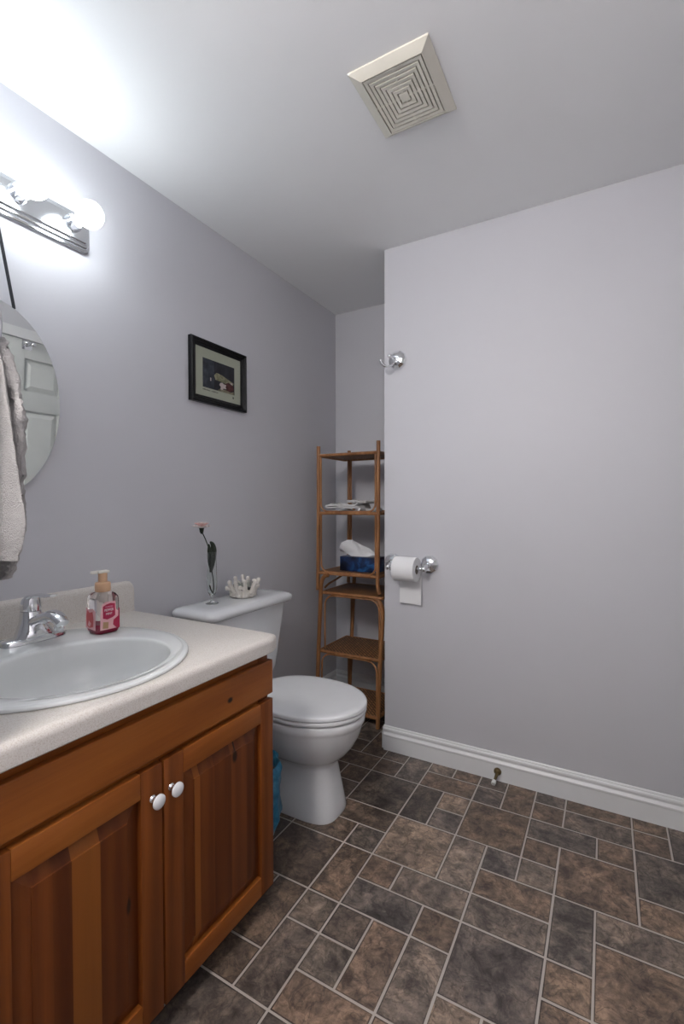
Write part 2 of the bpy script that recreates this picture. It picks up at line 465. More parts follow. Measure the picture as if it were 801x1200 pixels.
# right wall with the closed white door seen in the mirror
DY0, DY1, DZ = 1.245, 2.005, 2.05
bm = B()
box(bm, (XR, -.5, 0), (XR + .1, DY0, H)); box(bm, (XR, DY1, 0), (XR + .1, YP, H)); box(bm, (XR, DY0, DZ), (XR + .1, DY1, H))
struct('wall_right', bm, M['wall'], smooth=False)
bm = B()
cw = .06
box(bm, (XR - .014, DY0 - cw, 0), (XR, DY0 + .004, DZ + cw), .004); box(bm, (XR - .014, DY1 - .004, 0), (XR, DY1 + cw, DZ + cw), .004)
box(bm, (XR - .014, DY0 + .004, DZ - .004), (XR, DY1 - .004, DZ + cw), .004)
struct('trim_1', bm, M['trim'])
door = struct('door_1', box(B(), (XR + .030, DY0 + .002, .006), (XR + .045, DY1 - .002, DZ - .004)), M['door'])
bm = B()
sx0, sx1 = XR + .008, XR + .031
st, mu = .105, .09
ym = (DY0 + DY1) / 2
zr = [(.006, .22), (.86, 1.0), (1.60, 1.72), (1.93, DZ - .004)]
box(bm, (sx0, DY0 + .003, .006), (sx1, DY0 + st, DZ - .004), .003); box(bm, (sx0, DY1 - st, .006), (sx1, DY1 - .003, DZ - .004), .003)
box(bm, (sx0, ym - mu / 2, .2), (sx1, ym + mu / 2, DZ - .02), .003)
for za, zb in zr: box(bm, (sx0 + .0004, DY0 + st - .01, za), (sx1, DY1 - st + .01, zb), .003)
for (za, zb) in ((.22, .86), (1.0, 1.60), (1.72, 1.93)):
    for (ya, yb) in ((DY0 + st, ym - mu / 2), (ym + mu / 2, DY1 - st)):
        o1 = [Vector((sx1 - .004, y, z)) for y, z in ((ya + .012, za + .012), (yb - .012, za + .012), (yb - .012, zb - .012), (ya + .012, zb - .012))]
        o2 = [Vector((sx0 + .004, y, z)) for y, z in ((ya + .04, za + .04), (yb - .04, za + .04), (yb - .04, zb - .04), (ya + .04, zb - .04))]
        loft(bm, [o1, o2])
build('door_panel_face', bm, M['door'], door, angle=20)
bm = B(); lathe(bm, [(.030, 0), (.030, .004), (.012, .010), (.011, .03), (.024, .036), (.028, .05), (.022, .062), (.008, .066)], (sx0, DY0 + .06, .95), 24, axis=0)
for v in bm.verts: v.co.x = 2 * sx0 - v.co.x
build('door_knob', bm, M['chrome'], door)

# baseboards: moulded profile (depth, height)
BP = [(0, 0), (.0135, 0), (.0135, .068), (.0155, .072), (.0155, .078), (.012, .082), (.0085, .088), (.0095, .094), (.0115, .099), (.0105, .105), (.0065, .109), (.0062, .113), (.0035, .117), (0, .117)]
def baseboard(name, a, b, nrm):
    a, b, nrm = Vector(a), Vector(b), Vector(nrm); bm = B()
    loft(bm, [[p + nrm * d + Vector((0, 0, z)) for d, z in BP] for p in (a, b)])
    struct(name, bm, M['trim'], angle=25)
baseboard('baseboard_partition', (XE - .0005, YP, 0), (XR, YP, 0), (0, -1, 0))
baseboard('baseboard_back', (0, YB, 0), (XE, YB, 0), (0, -1, 0))
baseboard('baseboard_left', (0, 1.13, 0), (0, YB - .0156, 0), (1, 0, 0))
baseboard('baseboard_right', (XR, -.5, 0), (XR, DY0 - cw, 0), (-1, 0, 0))
# the partition's return is trimmed too, ending flush with its face
bm = B(); loft(bm, [[Vector((XE - d, y, z)) for d, z in BP] for y in (YP - .0005, YB - .0156)]); struct('baseboard_return', bm, M['trim'], angle=25)

# ================================================================== VANITY
VY0, VY1, VX = .352, 1.118, .654
wv_stile = wood('pine_stile_wood', 2, None, 1.3); wv_rail = wood('pine_rail_wood', 1, None, 4.1, [(.936, .681, .010, .0075)], lo=(.24, .066, .012), mid_=(.33, .098, .017), hi=(.42, .138, .026))
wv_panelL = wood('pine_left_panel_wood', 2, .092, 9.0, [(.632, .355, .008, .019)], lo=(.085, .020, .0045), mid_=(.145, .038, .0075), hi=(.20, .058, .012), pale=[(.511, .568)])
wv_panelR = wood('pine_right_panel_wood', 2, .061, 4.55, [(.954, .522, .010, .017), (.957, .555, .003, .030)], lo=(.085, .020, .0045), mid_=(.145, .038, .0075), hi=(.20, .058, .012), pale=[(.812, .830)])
van = thing('vanity_cabinet', 'reddish pine vanity cabinet with two raised panel doors under the cream counter', 'cabinet', (.33, .735, 0))
bm = B()
box(bm, (.02, VY0, .066), (VX - .018, VY0 + .016, .764), .001); box(bm, (.02, VY1 - .016, .066), (VX - .018, VY1, .764), .001)
box(bm, (.02, VY0 + .016, .066), (VX - .018, VY1 - .016, .082)); box(bm, (.02, VY0 + .016, .082), (.028, VY1 - .016, .764))
build('carcass', bm, wood('pine_carcass_wood', 2, None, 6.2), van)
bm = B()
fx0 = VX - .018
box(bm, (fx0, VY0, .066), (VX, VY0 + .045, .764), .0015); box(bm, (fx0, VY1 - .045, .066), (VX, VY1, .764), .0015)
box(bm, (fx0, VY0 + .045, .735), (VX, VY1 - .045, .764), .0015, mi=1); box(bm, (fx0, VY0 + .045, .60), (VX, VY1 - .045, .655), .0015, mi=1); box(bm, (fx0, VY0 + .045, .066), (VX, VY1 - .045, .095), .0015, mi=1)
build('face_frame', bm, [wv_stile, wv_rail], van)
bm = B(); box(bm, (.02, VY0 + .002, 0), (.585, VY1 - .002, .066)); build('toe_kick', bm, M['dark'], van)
bm = B(); box(bm, (VX + .0005, VY0, .638), (VX + .0195, VY1 + .001, .7375), .0035, 3); build('drawer_front', bm, wv_rail, van)
def van_door(y0, y1, knob_y, pm):
    z0, z1, xa, xb = .060, .622, VX + .0005, VX + .0195; sw = .056
    bm = B()
    box(bm, (xa, y0, z0), (xb, y0 + sw, z1), .003, 2, 0); box(bm, (xa, y1 - sw, z0), (xb, y1, z1), .003, 2, 0)
    box(bm, (xa, y0 + sw, z0), (xb, y1 - sw, z0 + sw), .003, 2, 1); box(bm, (xa, y0 + sw, z1 - sw), (xb, y1 - sw, z1), .003, 2, 1)
    d = build('door', bm, [wv_stile, wv_rail], van)
    bm = B()
    py0, py1, pz0, pz1 = y0 + sw, y1 - sw, z0 + sw, z1 - sw
    def rect(x, g): return [Vector((x, py0 + g, pz0 + g)), Vector((x, py1 - g, pz0 + g)), Vector((x, py1 - g, pz1 - g)), Vector((x, py0 + g, pz1 - g))]
    loft(bm, [rect(xa + .001, 0), rect(xa + .0045, 0), rect(xa + .0055, .006), rect(xb - .0045, .032), rect(xb - .002, .0325), rect(xb - .0015, .036)])
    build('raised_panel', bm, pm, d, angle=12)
    bm = B()
    lathe(bm, [(.009, 0), (.0085, .002), (.0055, .005), (.005, .014), (.0075, .017)], (xb, knob_y, .553), 20, axis=0, mi=0)
    lathe(bm, [(.0150, .0165), (.0165, .0185), (.0165, .0205)], (xb, knob_y, .553), 24, axis=0, mi=0)
    lathe(bm, [(.0158, .0206), (.0155, .0235), (.012, .0265), (.006, .028), (.001, .0284)], (xb, knob_y, .553), 24, axis=0, mi=1)
    k = build('knob', bm, [M['chrome'], M['ceramic']], d); k['label'] = 'white ceramic knob on a chrome stem'
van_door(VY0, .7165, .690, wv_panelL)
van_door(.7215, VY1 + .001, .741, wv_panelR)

# counter with an oval cut-out and a rolled front edge
SCX, SCY = .362, .672
ct = thing('countertop', 'cream speckled laminate countertop with backsplash on the pine vanity', 'countertop', (.33, .735, .764))
NP = 96
CX0, CX1, CY0, CY1, CZ = .001, .690, YF + .001, 1.138, .81
def on_rect(x0, x1, y0, y1, r):
    """points of a rounded rectangle on rays from the sink's middle"""
    pts = []
    poly = [(x1, y1)]
    out = rrect(x0, x1, y0, y1, r, 8)
    for i in range(NP):
        t = 2 * PI * i / NP; dx, dy = math.cos(t), math.sin(t); best = None
        for (ax, ay), (bx, by) in zip(out, out[1:] + out[:1]):
            ex, ey = bx - ax, by - ay; den = dx * ey - dy * ex
            if abs(den) < 1e-12: continue
            s = ((ax - SCX) * ey - (ay - SCY) * ex) / den; q = ((ax - SCX) * dy - (ay - SCY) * dx) / den
            if s > 0 and -1e-9 <= q <= 1 + 1e-9 and (best is None or s < best): best = s
        pts.append((SCX + dx * best, SCY + dy * best))
    return pts
rings = [ellipse(SCX, SCY, .255, .265, .772, NP)]
rings.append(ellipse(SCX, SCY, .255, .265, CZ, NP))
R = .016
for k in range(0, 6):
    a = math.radians(18 * k)
    o = R * (1 - math.sin(a))
    rings.append([Vector((x, y, CZ - R * (1 - math.cos(a)))) for x, y in on_rect(CX0, CX1 - o, CY0, CY1 - o * .5, .022)])
rings.append([Vector((x, y, .768)) for x, y in on_rect(CX0, CX1, CY0, CY1, .022)])
rings.append([Vector((x, y, .7645)) for x, y in on_rect(CX0, CX1 - .004, CY0, CY1 - .003, .02)])
rings.append([Vector((p.x, p.y, .7645)) for p in ellipse(SCX, SCY, .257, .267, 0, NP)])
rings.append([Vector((p.x, p.y, .772)) for p in ellipse(SCX, SCY, .255, .265, 0, NP)])
bm = B(); loft(bm, rings, False, False); bmesh.ops.remove_doubles(bm, verts=bm.verts, dist=1e-6)
build('worktop', bm, M['laminate'], ct, angle=40)
bm = B()
prof = [(.001, CZ - .001), (.024, CZ - .001), (.022, CZ + .012), (.022, .900), (.0205, .9105), (.016, .9165), (.010, .919), (.001, .919)]
ringsb = []
for y, dz, in ((CY0, 0), (CY1 - .020, 0), (CY1 - .010, -.003), (CY1 - .004, -.009), (CY1, -.020)):
    ringsb.append([Vector((x, y, z + (dz if z > .88 else 0))) for x, z in prof])
loft(bm, ringsb); build('backsplash', bm, M['laminate'], ct, angle=40)

# drop-in sink
sk = thing('sink', 'white oval drop-in basin set in the cream countertop', 'sink', (SCX, SCY, .78))
BX, BY = .452, .668
rings = []
def blend(t, z, ao=.302, bo=.300, ai=.186, bi=.208):
    return ellipse(SCX + (BX - SCX) * t, SCY + (BY - SCY) * t, ao + (ai - ao) * t, bo + (bi - bo) * t, z, 80)
rings += [ellipse(SCX, SCY, .250, .262, .806, 80), ellipse(SCX, SCY, .300, .298, .8104, 80), blend(0, .8125), blend(0, .8165), ellipse(SCX, SCY, .2995, .2975, .8185, 80), ellipse(SCX, SCY, .292, .290, .8190, 80), ellipse(SCX, SCY, .2895, .2875, .8192, 80), ellipse(SCX, SCY, .287, .285, .8225, 80), ellipse(SCX, SCY, .283, .281, .8240, 80)]
rings += [blend(.5, .8250), blend(.88, .8248), blend(.96, .8236), blend(.99, .8205), blend(1.0, .815)]
for k in range(1, 9):
    a = k / 8 * PI / 2
    s = math.cos(a) ** .5 if k < 8 else .12
    rings.append(ellipse(BX - .02 * k / 8, BY, .183 * s * .97 + .004, .205 * s * .97 + .004, .812 - .135 * math.sin(a) ** 1.0, 80))
bm = B(); loft(bm, rings, False, False); build('basin', bm, M['sink'], sk, angle=60)
bm = B(); lathe(bm, [(.0, .0), (.030, .0), (.033, .003), (.030, .006), (.018, .0065), (.016, .004), (.001, .0045)], (BX - .02, BY, .676), 28); build('drain', bm, M['chrome'], sk)

# faucet
fc = thing('faucet', 'chrome single-lever faucet on the back ledge of the sink', 'faucet', (.165, .713, .8246))
FZ = .8246; FY = .713
bm = B()
def fplate(z, a, b): return ellipse(.165, FY, a, b, z, 48, 3.2)
loft(bm, [fplate(FZ, .029, .083), fplate(FZ + .010, .029, .083), fplate(FZ + .014, .026, .079), fplate(FZ + .017, .020, .070)])
build('base_plate', bm, M['chrome'], fc, angle=50)
bm = B()
loft(bm, [ellipse(.158 + dx, FY, a, b, FZ + z, 36, 2.4) for (z, a, b, dx) in ((.012, .034, .054, .008), (.022, .035, .047, .010), (.036, .033, .040, .007), (.055, .027, .029, -.002), (.074, .0245, .026, -.006), (.082, .023, .025, -.007))])
build('body', bm, M['chrome'], fc, angle=60)
bm = B()
pth = smooth_path([(.150, FY, FZ + .036), (.185, FY, FZ + .058), (.225, FY, FZ + .071), (.258, FY, FZ + .080), (.284, FY, FZ + .076), (.303, FY, FZ + .064)], 5)
tube(bm, pth, [.020 + .004 * math.sin(PI * i / (len(pth) - 1)) - .004 * i / (len(pth) - 1) for i in range(len(pth))], 20, flat=(1.0, .72))
lathe(bm, [(.0115, 0), (.0125, .004), (.0125, .012), (.012, .020)], (.286, FY, FZ + .047), 20)
build('spout', bm, M['chrome'], fc, angle=60)
bm = B()
loft(bm, [ellipse(.151 + dx, FY, a, b, FZ + z, 36, 2.2) for (z, a, b, dx) in ((.083, .0225, .0245, 0), (.090, .0235, .0255, 0), (.104, .0225, .0245, .001), (.116, .0195, .0215, .004), (.124, .0135, .016, .008), (.127, .004, .005, .010))])
pth = smooth_path([(.150, FY, FZ + .112), (.178, FY, FZ + .1255), (.205, FY, FZ + .129), (.235, FY, FZ + .130), (.262, FY, FZ + .134)], 5)
tube(bm, pth, [.016 - .007 * i / (len(pth) - 1) for i in range(len(pth))], 16, flat=(1.15, .38))
build('lever_handle', bm, M['chrome'], fc, angle=60)
bm = B(); lathe(bm, [(.0028, -.02), (.0028, .052), (.005, .054), (.006, .058), (.005, .063), (.001, .065)], (.118, FY, FZ + .018), 14)
build('lift_rod', bm, M['chrome'], fc)

# foaming soap bottle
sp_c = Vector((.248, .863, .8105))
sp_c.z = .8248
soap = thing('soap_dispenser', 'pink foaming hand soap bottle with peach pump beside the sink', 'soap bottle', sp_c)
def rot_part(bm, ang, c):
    for v in bm.verts: v.co.z *= 1.15
    bmesh.ops.rotate(bm, verts=bm.verts, cent=(0, 0, 0), matrix=Matrix.Rotation(ang, 3, 'Z')); bmesh.ops.translate(bm, verts=bm.verts, vec=c)
SA = math.radians(-7)
def sq(a, z, e=5.0, n=48): return ellipse(0, 0, a, a, z, n, e)
bm = B(); loft(bm, [sq(.026, 0), sq(.031, .002), sq(.0345, .008), sq(.0355, .02), sq(.0355, .084), sq(.034, .092), sq(.029, .099, 4), sq(.021, .1035, 3), sq(.0165, .1055, 2), sq(.0165, .112, 2)])
rot_part(bm, SA, sp_c); build('bottle', bm, M['clear_plastic'], soap, angle=50)
bm = B(); loft(bm, [sq(.024, .0022), sq(.029, .004), sq(.0325, .009), sq(.0332, .02), sq(.0332, .026)])
rot_part(bm, SA, sp_c); build('liquid', bm, M['pink_soap'], soap, angle=50)
bm = B(); lathe(bm, [(.0205, .1045), (.0215, .106), (.0215, .124), (.0205, .127), (.0165, .1285), (.0125, .129), (.0125, .150), (.012, .152)], (0, 0, 0), 32)
rot_part(bm, SA, sp_c); pump = build('pump_collar', bm, M['peach'], soap)
bm = B()
box(bm, (-.016, -.0125, .151), (.016, .0125, .158), .004, 3); box(bm, (.010, -.0055, .1505), (.034, .0055, .158), .003, 3)
rot_part(bm, SA - math.radians(95), sp_c); build('pump_head', bm, M['white_plastic'], pump)
bm = B(); lathe(bm, [(.0035, .01), (.0035, .105)], (0, 0, 0), 12); lathe(bm, [(.010, .078), (.011, .082), (.011, .104)], (0, 0, 0), 16)
rot_part(bm, SA, sp_c); build('dip_tube', bm, M['white_plastic'], soap)
def decal(pts, face, off, mi, mat, name, th=.0004):
    """flat printed shape on a bottle face; pts (u,z); face 0 = front (+x), 1 = left (-y)"""
    bm = B(); a = .0357 + off
    poly = [Vector((a, u, z)) if face == 0 else Vector((u, -a, z)) for u, z in pts]
    prism(bm, poly, (th, 0, 0) if face == 0 else (0, -th, 0))
    rot_part(bm, SA, sp_c); return bm
lab = build('label', decal([(-.027, .012), (.030, .012), (.030, .052), (.020, .060), (.018, .081), (-.010, .082), (-.021, .076), (-.026, .050)], 0, 0, 0, None, 'label'), M['label_pale'], soap, smooth=False)
build('label_panel', decal([(-.019, .041), (-.006, .037), (.010, .041), (.017, .045), (.0165, .075), (.004, .0775), (-.008, .0755), (-.019, .071)], 0, .0005, 0, None, ''), M['label_pink'], lab, smooth=False)
build('label_print', decal([(.021, .012), (.030, .012), (.030, .062), (.0265, .062), (.026, .042), (.012, .034), (.010, .022)], 0, .0005, 0, None, ''), M['label_pink'], lab, smooth=False)
build('label_print', decal([(-.020, .016), (-.004, .014), (-.003, .030), (-.018, .032)], 0, .0005, 0, None, ''), M['label_tan'], lab, smooth=False)
for txt, sz, z, mt in (('TWISTED', .0052, .0685, 'ink_pale'), ('PEPPER', .0088, .0605, 'ink_white'), ('MINT', .0078, .051, 'ink_white')):
    bm = text_mesh(txt, sz)
    for v in bm.verts: v.co = Vector((.0366 + v.co.z, v.co.x - .001, v.co.y + z))
    rot_part(bm, SA, sp_c); build('label_lettering', bm, M[mt], lab, smooth=False)
lab2 = build('back_label', decal([(-.029, .014), (.026, .012), (.028, .060), (.012, .066), (-.012, .062), (-.027, .066)], 1, 0, 0, None, ''), M['label_pale'], soap, smooth=False)
build('label_print', decal([(-.022, .020), (-.006, .016), (.014, .020), (.017, .040), (.012, .058), (-.006, .054), (-.018, .060), (-.024, .044)], 1, .0005, 0, None, ''), M['label_red'], lab2, smooth=False)
build('label_print', decal([(-.016, .022), (-.004, .019), (.003, .028), (-.008, .034)], 1, .001, 0, None, ''), M['label_pale'], lab2, smooth=False)

# ================================================================== VANITY LIGHT
vl = thing('vanity_light', 'chrome bar vanity light with round lit bulbs on the left wall', 'light', (0, .68, 2.10))
LY0, LY1, LZ = .375, .988, 2.100
bm = B()
def plate(x, g, r): return [Vector((x, y, z)) for y, z in rrect(LY0 + g, LY1 - g, LZ - .060 + g, LZ + .060 - g, r, 5)]
loft(bm, [plate(.0005, 0, .020), plate(.010, 0, .020), plate(.012, .002, .018), plate(.0125, .008, .014), plate(.020, .011, .012), plate(.022, .013, .011), plate(.0225, .019, .008), plate(.030, .022, .007), plate(.032, .024, .006)])
build('back_plate', bm, M['chrome_plate'], vl, angle=28)
for y in (.918, .753, .588, .423):
    bm = B(); lathe(bm, [(.026, 0), (.027, .004), (.024, .010), (.0235, .026), (.022, .030), (.019, .0305)], (.032, y, LZ + .008), 28, axis=0)
    s = build('socket', bm, M['chrome'], vl)
    bm = B(); ball(bm, (.121, y, LZ + .008), .0405, 32, 20)
    lathe(bm, [(.016, .0), (.018, .012), (.026, .028)], (.060, y, LZ + .008), 24, axis=0, cap1=False)
    build('bulb', bm, M['bulb'], vl)

# ================================================================== MIRROR on a cord
TH = math.radians(3.4)
MY_, MZ_ = .668, 1.500
mr = thing('oval_mirror', 'frameless oval mirror hung by a dark cord behind the grey towel', 'mirror', (.004, MY_, 1.235))
def mpt(a, b, t, x):
    """point on the leaning mirror: angle t on an ellipse (a, b), x = thickness"""
    y = MY_ + a * math.cos(t); s = .265 + b * math.sin(t)
    return Vector((.006 + x * math.cos(TH) + s * math.sin(TH), y, 1.235 + s * math.cos(TH) - x * math.sin(TH)))
n = 72
bm = B(); loft(bm, [[mpt(a, b, 2 * PI * i / n, x) for i in range(n)] for a, b, x in ((.196, .274, 0), (.196, .274, .004))]); build('backing', bm, M['bin'], mr)
bm = B(); loft(bm, [[mpt(a, b, 2 * PI * i / n, x) for i in range(n)] for a, b, x in ((.203, .282, .004), (.2035, .2825, .0055), (.202, .281, .008))], cap1=True); build('glass', bm, M['mirror'], mr, angle=20)
bm = B()
for sgn in (1, -1):
    tube(bm, smooth_path([(.020, MY_ + sgn * .078, 1.775), (.018, MY_ + sgn * .075, 1.800), (.013, MY_ + sgn * .055, 1.93), (.010, MY_ + sgn * .040, 2.025)], 6), .0045, 8)
ball(bm, (.008, MY_ + .040, 2.027), .006, 10, 8); ball(bm, (.008, MY_ - .040, 2.027), .006, 10, 8)
build('cord', bm, M['cord'], mr)

# towel ring and towel by the mirror
tr = thing('towel_ring', 'chrome towel ring holding the grey towel beside the mirror', 'towel ring', (.583, YF, 1.56))
bm = B(); lathe(bm, [(.030, 0), (.030, .004), (.024, .010), (.012, .016), (.010, .060), (.013, .062), (.013, .074), (.008, .078)], (.583, YF, 1.568), 28, axis=1); build('wall_post', bm, M['chrome'], tr)
bm = B(); tube(bm, [(.583 + .066 * math.sin(2 * PI * k / 40), YF + .068, 1.502 + .066 * math.cos(2 * PI * k / 40)) for k in range(40)], .005, 10, closed=True); build('ring', bm, M['chrome'], tr)

tw = thing('hand_towel', 'greige terry hand towel draped through the ring in front of the mirror', 'towel', (.585, .42, 1.07))
def drape(rows, yc, th, amp, seed, nx=40, tip=0.004):
    """rows: (z, right edge x); a thick hanging layer, left edge mirrored about the ring"""
    bm = B(); rings = []
    rows = smooth_path([(x, 0, z) for z, x in rows], 5)
    for k, p in enumerate(rows):
        z, hw = p.z, p.x - .583
        ring = []
        for side in (1, -1):
            for i in range(nx + 1):
                t = -1 + 2 * i / nx
                if side < 0: t = -t
                x = .583 + hw * t
                edge = math.sqrt(max(0, 1 - t ** 8)) * .9 + .1
                y = yc + amp * math.sin(t * 9 + seed + z * 5) * (.3 + .7 * abs(t)) + side * (-th) * edge
                nv = noise.noise(Vector((x * 120, z * 120, seed + side))) * tip + noise.noise(Vector((x * 28, z * 28, seed))) * tip
                ring.append(Vector((x + noise.noise(Vector((z * 150, seed, t))) * tip * (abs(t) ** 6), y + side * nv, z)))
        rings.append(ring)
    loft(bm, rings); return bm
front_rows = [(1.480, .640), (1.457, .671), (1.412, .687), (1.36, .698), (1.314, .708), (1.241, .723), (1.194, .736), (1.169, .740), (1.139, .731), (1.118, .716), (1.108, .712)]
rear_rows = [(1.502, .600), (1.494, .618), (1.48, .642), (1.438, .661), (1.393, .681), (1.357, .695), (1.319, .693), (1.259, .694), (1.216, .689), (1.179, .685), (1.12, .672), (1.095, .655), (1.075, .640), (1.068, .620)]
bm = drape(rear_rows, .4285, .011, .004, 2.1, tip=.006)
build('back_layer', bm, M['towel'], tw, angle=80)
bm = drape(front_rows, .4035, .005, .003, .4, tip=.0015)
fl = build('front_layer', bm, M['towel_flat'], tw, angle=80)

# ================================================================== PICTURE
pc = thing('framed_picture', 'small dark print in a black frame with sage mat above the toilet', 'picture', (0, 1.597, 1.64))
PY0, PY1, PZ0, PZ1 = 1.424, 1.770, 1.640, 1.913
bm = B()
def fr(x, g): return [Vector((x, y, z)) for y, z in ((PY0 + g, PZ0 + g), (PY1 - g, PZ0 + g), (PY1 - g, PZ1 - g), (PY0 + g, PZ1 - g))]
loft(bm, [fr(.001, .0), fr(.020, 0), fr(.024, .003), fr(.0245, .010), fr(.020, .014), (fr(.020, .018)), fr(.016, .022), fr(.012, .030), fr(.011, .032), fr(.0085, .0325)], cap1=False)
build('frame', bm, M['black_frame'], pc, angle=15)
def flat(y0, y1, z0, z1, x0, x1): return box(B(), (x0, y0, z0), (x1, y1, z1))
build('mat_board', flat(PY0 + .028, PY1 - .028, PZ0 + .028, PZ1 - .028, .004, .0088), M['mat_board'], pc, smooth=False)
ay0, ay1, az0, az1 = 1.498, 1.697, 1.711, 1.838
art = build('art_print', flat(ay0, ay1, az0, az1, .0088, .0092), M['print_black'], pc, smooth=False)
def blob(pts, x, mat, nm='painted_shape'):
    bm = B(); prism(bm, [(x, ay0 + (ay1 - ay0) * u, az0 + (az1 - az0) * v) for u, v in pts], (.0002, 0, 0)); build(nm, bm, mat, art, smooth=False)
blob([(0, .0), (.33, .02), (.36, .45), (.33, .98), (0, 1)], .0092, M['print_blue'])
blob([(.34, .50), (.42, .62), (.60, .58), (.84, .48), (.97, .42), (.95, .34), (.74, .32), (.55, .35), (.38, .36)], .0094, M['print_olive'])
blob([(.66, .30), (.80, .40), (.94, .32), (.97, .16), (.86, .08), (.70, .10)], .0096, M['print_maroon'])
blob([(.44, .0), (.50, .08), (.70, .11), (.88, .06), (.97, .12), (.98, 0)], .0095, M['print_sand'])
blob([(.50, .22), (.53, .30), (.60, .33), (.64, .29), (.72, .28), (.70, .20), (.73, .14), (.63, .13), (.60, .07), (.53, .08), (.55, .16)], .0098, M['print_rose'])
blob([(.22, .27), (.25, .27), (.25, .38), (.22, .38)], .0095, M['print_rose'])
blob([(.88, .36), (.92, .36), (.92, .41), (.88, .41)], .0097, M['print_rose'])
bm = B()
rg = random.Random(5)
yy = ay0
while yy < ay0 + .088:
    wq = rg.uniform(.003, .006)
    if not (.045 < yy - ay0 < .050): box(bm, (.0088, yy, 1.6985), (.0090, yy + wq, 1.6985 + rg.uniform(.0035, .006)))
    yy += wq + .0016
build('caption', bm, M['ink_dark'], pc, smooth=False)
bm = B(); lathe(bm, [(.0055, 0), (.0055, .0002)], (.0088, 1.689, 1.697), 14, axis=0); build('seal', bm, M['ink_dark'], pc, smooth=False)

# ================================================================== TOILET
TY = 1.567
wc = thing('toilet', 'white two-piece toilet with closed lid between the vanity and the rattan rack', 'toilet', (.38, TY, 0))
def trr(x0, x1, hw, z, r=.03): return [Vector((x, y, z)) for x, y in rrect(x0, x1, TY - hw, TY + hw, r, 6)]
bm = B(); loft(bm, [trr(.040, .195, .165, .415, .05), trr(.034, .210, .188, .432, .045), trr(.030, .215, .197, .46, .04), trr(.028, .228, .243, .745, .035)])
build('tank', bm, M['porcelain'], wc, angle=50)
bm = B(); loft(bm, [trr(.022, .240, .258, .7455, .035), trr(.016, .252, .270, .752, .035), trr(.015, .254, .272, .766, .035), trr(.018, .250, .268, .775, .035), trr(.027, .239, .257, .7825, .033), trr(.043, .223, .241, .7865, .03), trr(.075, .19, .205, .7875, .03)])
build('tank_lid', bm, M['porcelain'], wc, angle=60)
def egg(x0, x1, hw, z, n=56, e=2.0, xm=None):
    """oval with a round front (+x) and a blunter back"""
    xm = x0 + (x1 - x0) * .48 if xm is None else xm; out = []
    for i in range(n):
        t = 2 * PI * i / n; c, s = math.cos(t), math.sin(t)
        if c >= 0: x = xm + (x1 - xm) * math.copysign(abs(c) ** (2 / e), c); y = hw * math.copysign(abs(s) ** (2 / e), s)
        else: x = xm - (xm - x0) * abs(c) ** .72; y = hw * math.copysign(abs(s) ** (2 / max(e, 2.3)), s)
        out.append(Vector((x, TY + y, z)))
    return out
bm = B()
loft(bm, [egg(.19, .650, .102, 0, e=3.4, xm=.50), egg(.19, .651, .103, .012, e=3.4, xm=.50), egg(.20, .645, .098, .05, e=3.2, xm=.50), egg(.22, .632, .090, .13, e=2.9, xm=.49), egg(.22, .624, .085, .185, e=2.7, xm=.49), egg(.22, .628, .091, .203, e=2.4, xm=.48), egg(.215, .648, .112, .217, e=2.2, xm=.48), egg(.21, .676, .140, .242, e=2.0, xm=.48), egg(.21, .701, .161, .275, xm=.48),
          egg(.205, .720, .175, .312, xm=.49), egg(.20, .732, .184, .352, xm=.50), egg(.20, .7345, .186, .360, xm=.50), egg(.20, .739, .1885, .366, xm=.50), egg(.20, .741, .190, .388, xm=.50), egg(.20, .735, .185, .3965, xm=.50), egg(.23, .70, .16, .398, xm=.50)])
box(bm, (.035, TY - .12, .33), (.26, TY + .12, .414), .03, 4)
for sg in (1, -1):
    tube(bm, smooth_path([(.52, TY + sg * .035, .235), (.42, TY + sg * .075, .250), (.31, TY + sg * .088, .205), (.27, TY + sg * .088, .12), (.30, TY + sg * .086, .045), (.36, TY + sg * .085, .012)], 6), .040, 14)
build('bowl', bm, M['porcelain'], wc, angle=60)
bm = B(); loft(bm, [egg(.255, .742, .190, .399, xm=.505), egg(.253, .746, .193, .403, xm=.505), egg(.253, .746, .193, .413, xm=.505), egg(.255, .742, .190, .4165, xm=.505)]); build('seat', bm, M['seat'], wc, angle=50)
bm = B(); loft(bm, [egg(.262, .744, .191, .4195, xm=.505), egg(.260, .748, .195, .4215, xm=.505), egg(.260, .748, .195, .4305, xm=.505), egg(.2615, .7455, .193, .4345, xm=.505), egg(.266, .740, .188, .4365, xm=.505), egg(.285, .715, .165, .4375, xm=.505), egg(.36, .62, .09, .438, xm=.505)]); build('seat_cover', bm, M['seat'], wc, angle=50)
for sg in (1, -1):
    bm = B(); box(bm, (.243, TY + sg * .075 - .022, .398), (.285, TY + sg * .075 + .022, .428), .006, 3); build('hinge', bm, M['seat'], wc)
for sg in (1, -1):
    bm = B(); lathe(bm, [(.016, 0), (.016, .006), (.012, .014), (.004, .018)], (.40, TY + sg * .118, 0), 18); build('bolt_cap', bm, M['porcelain'], wc)

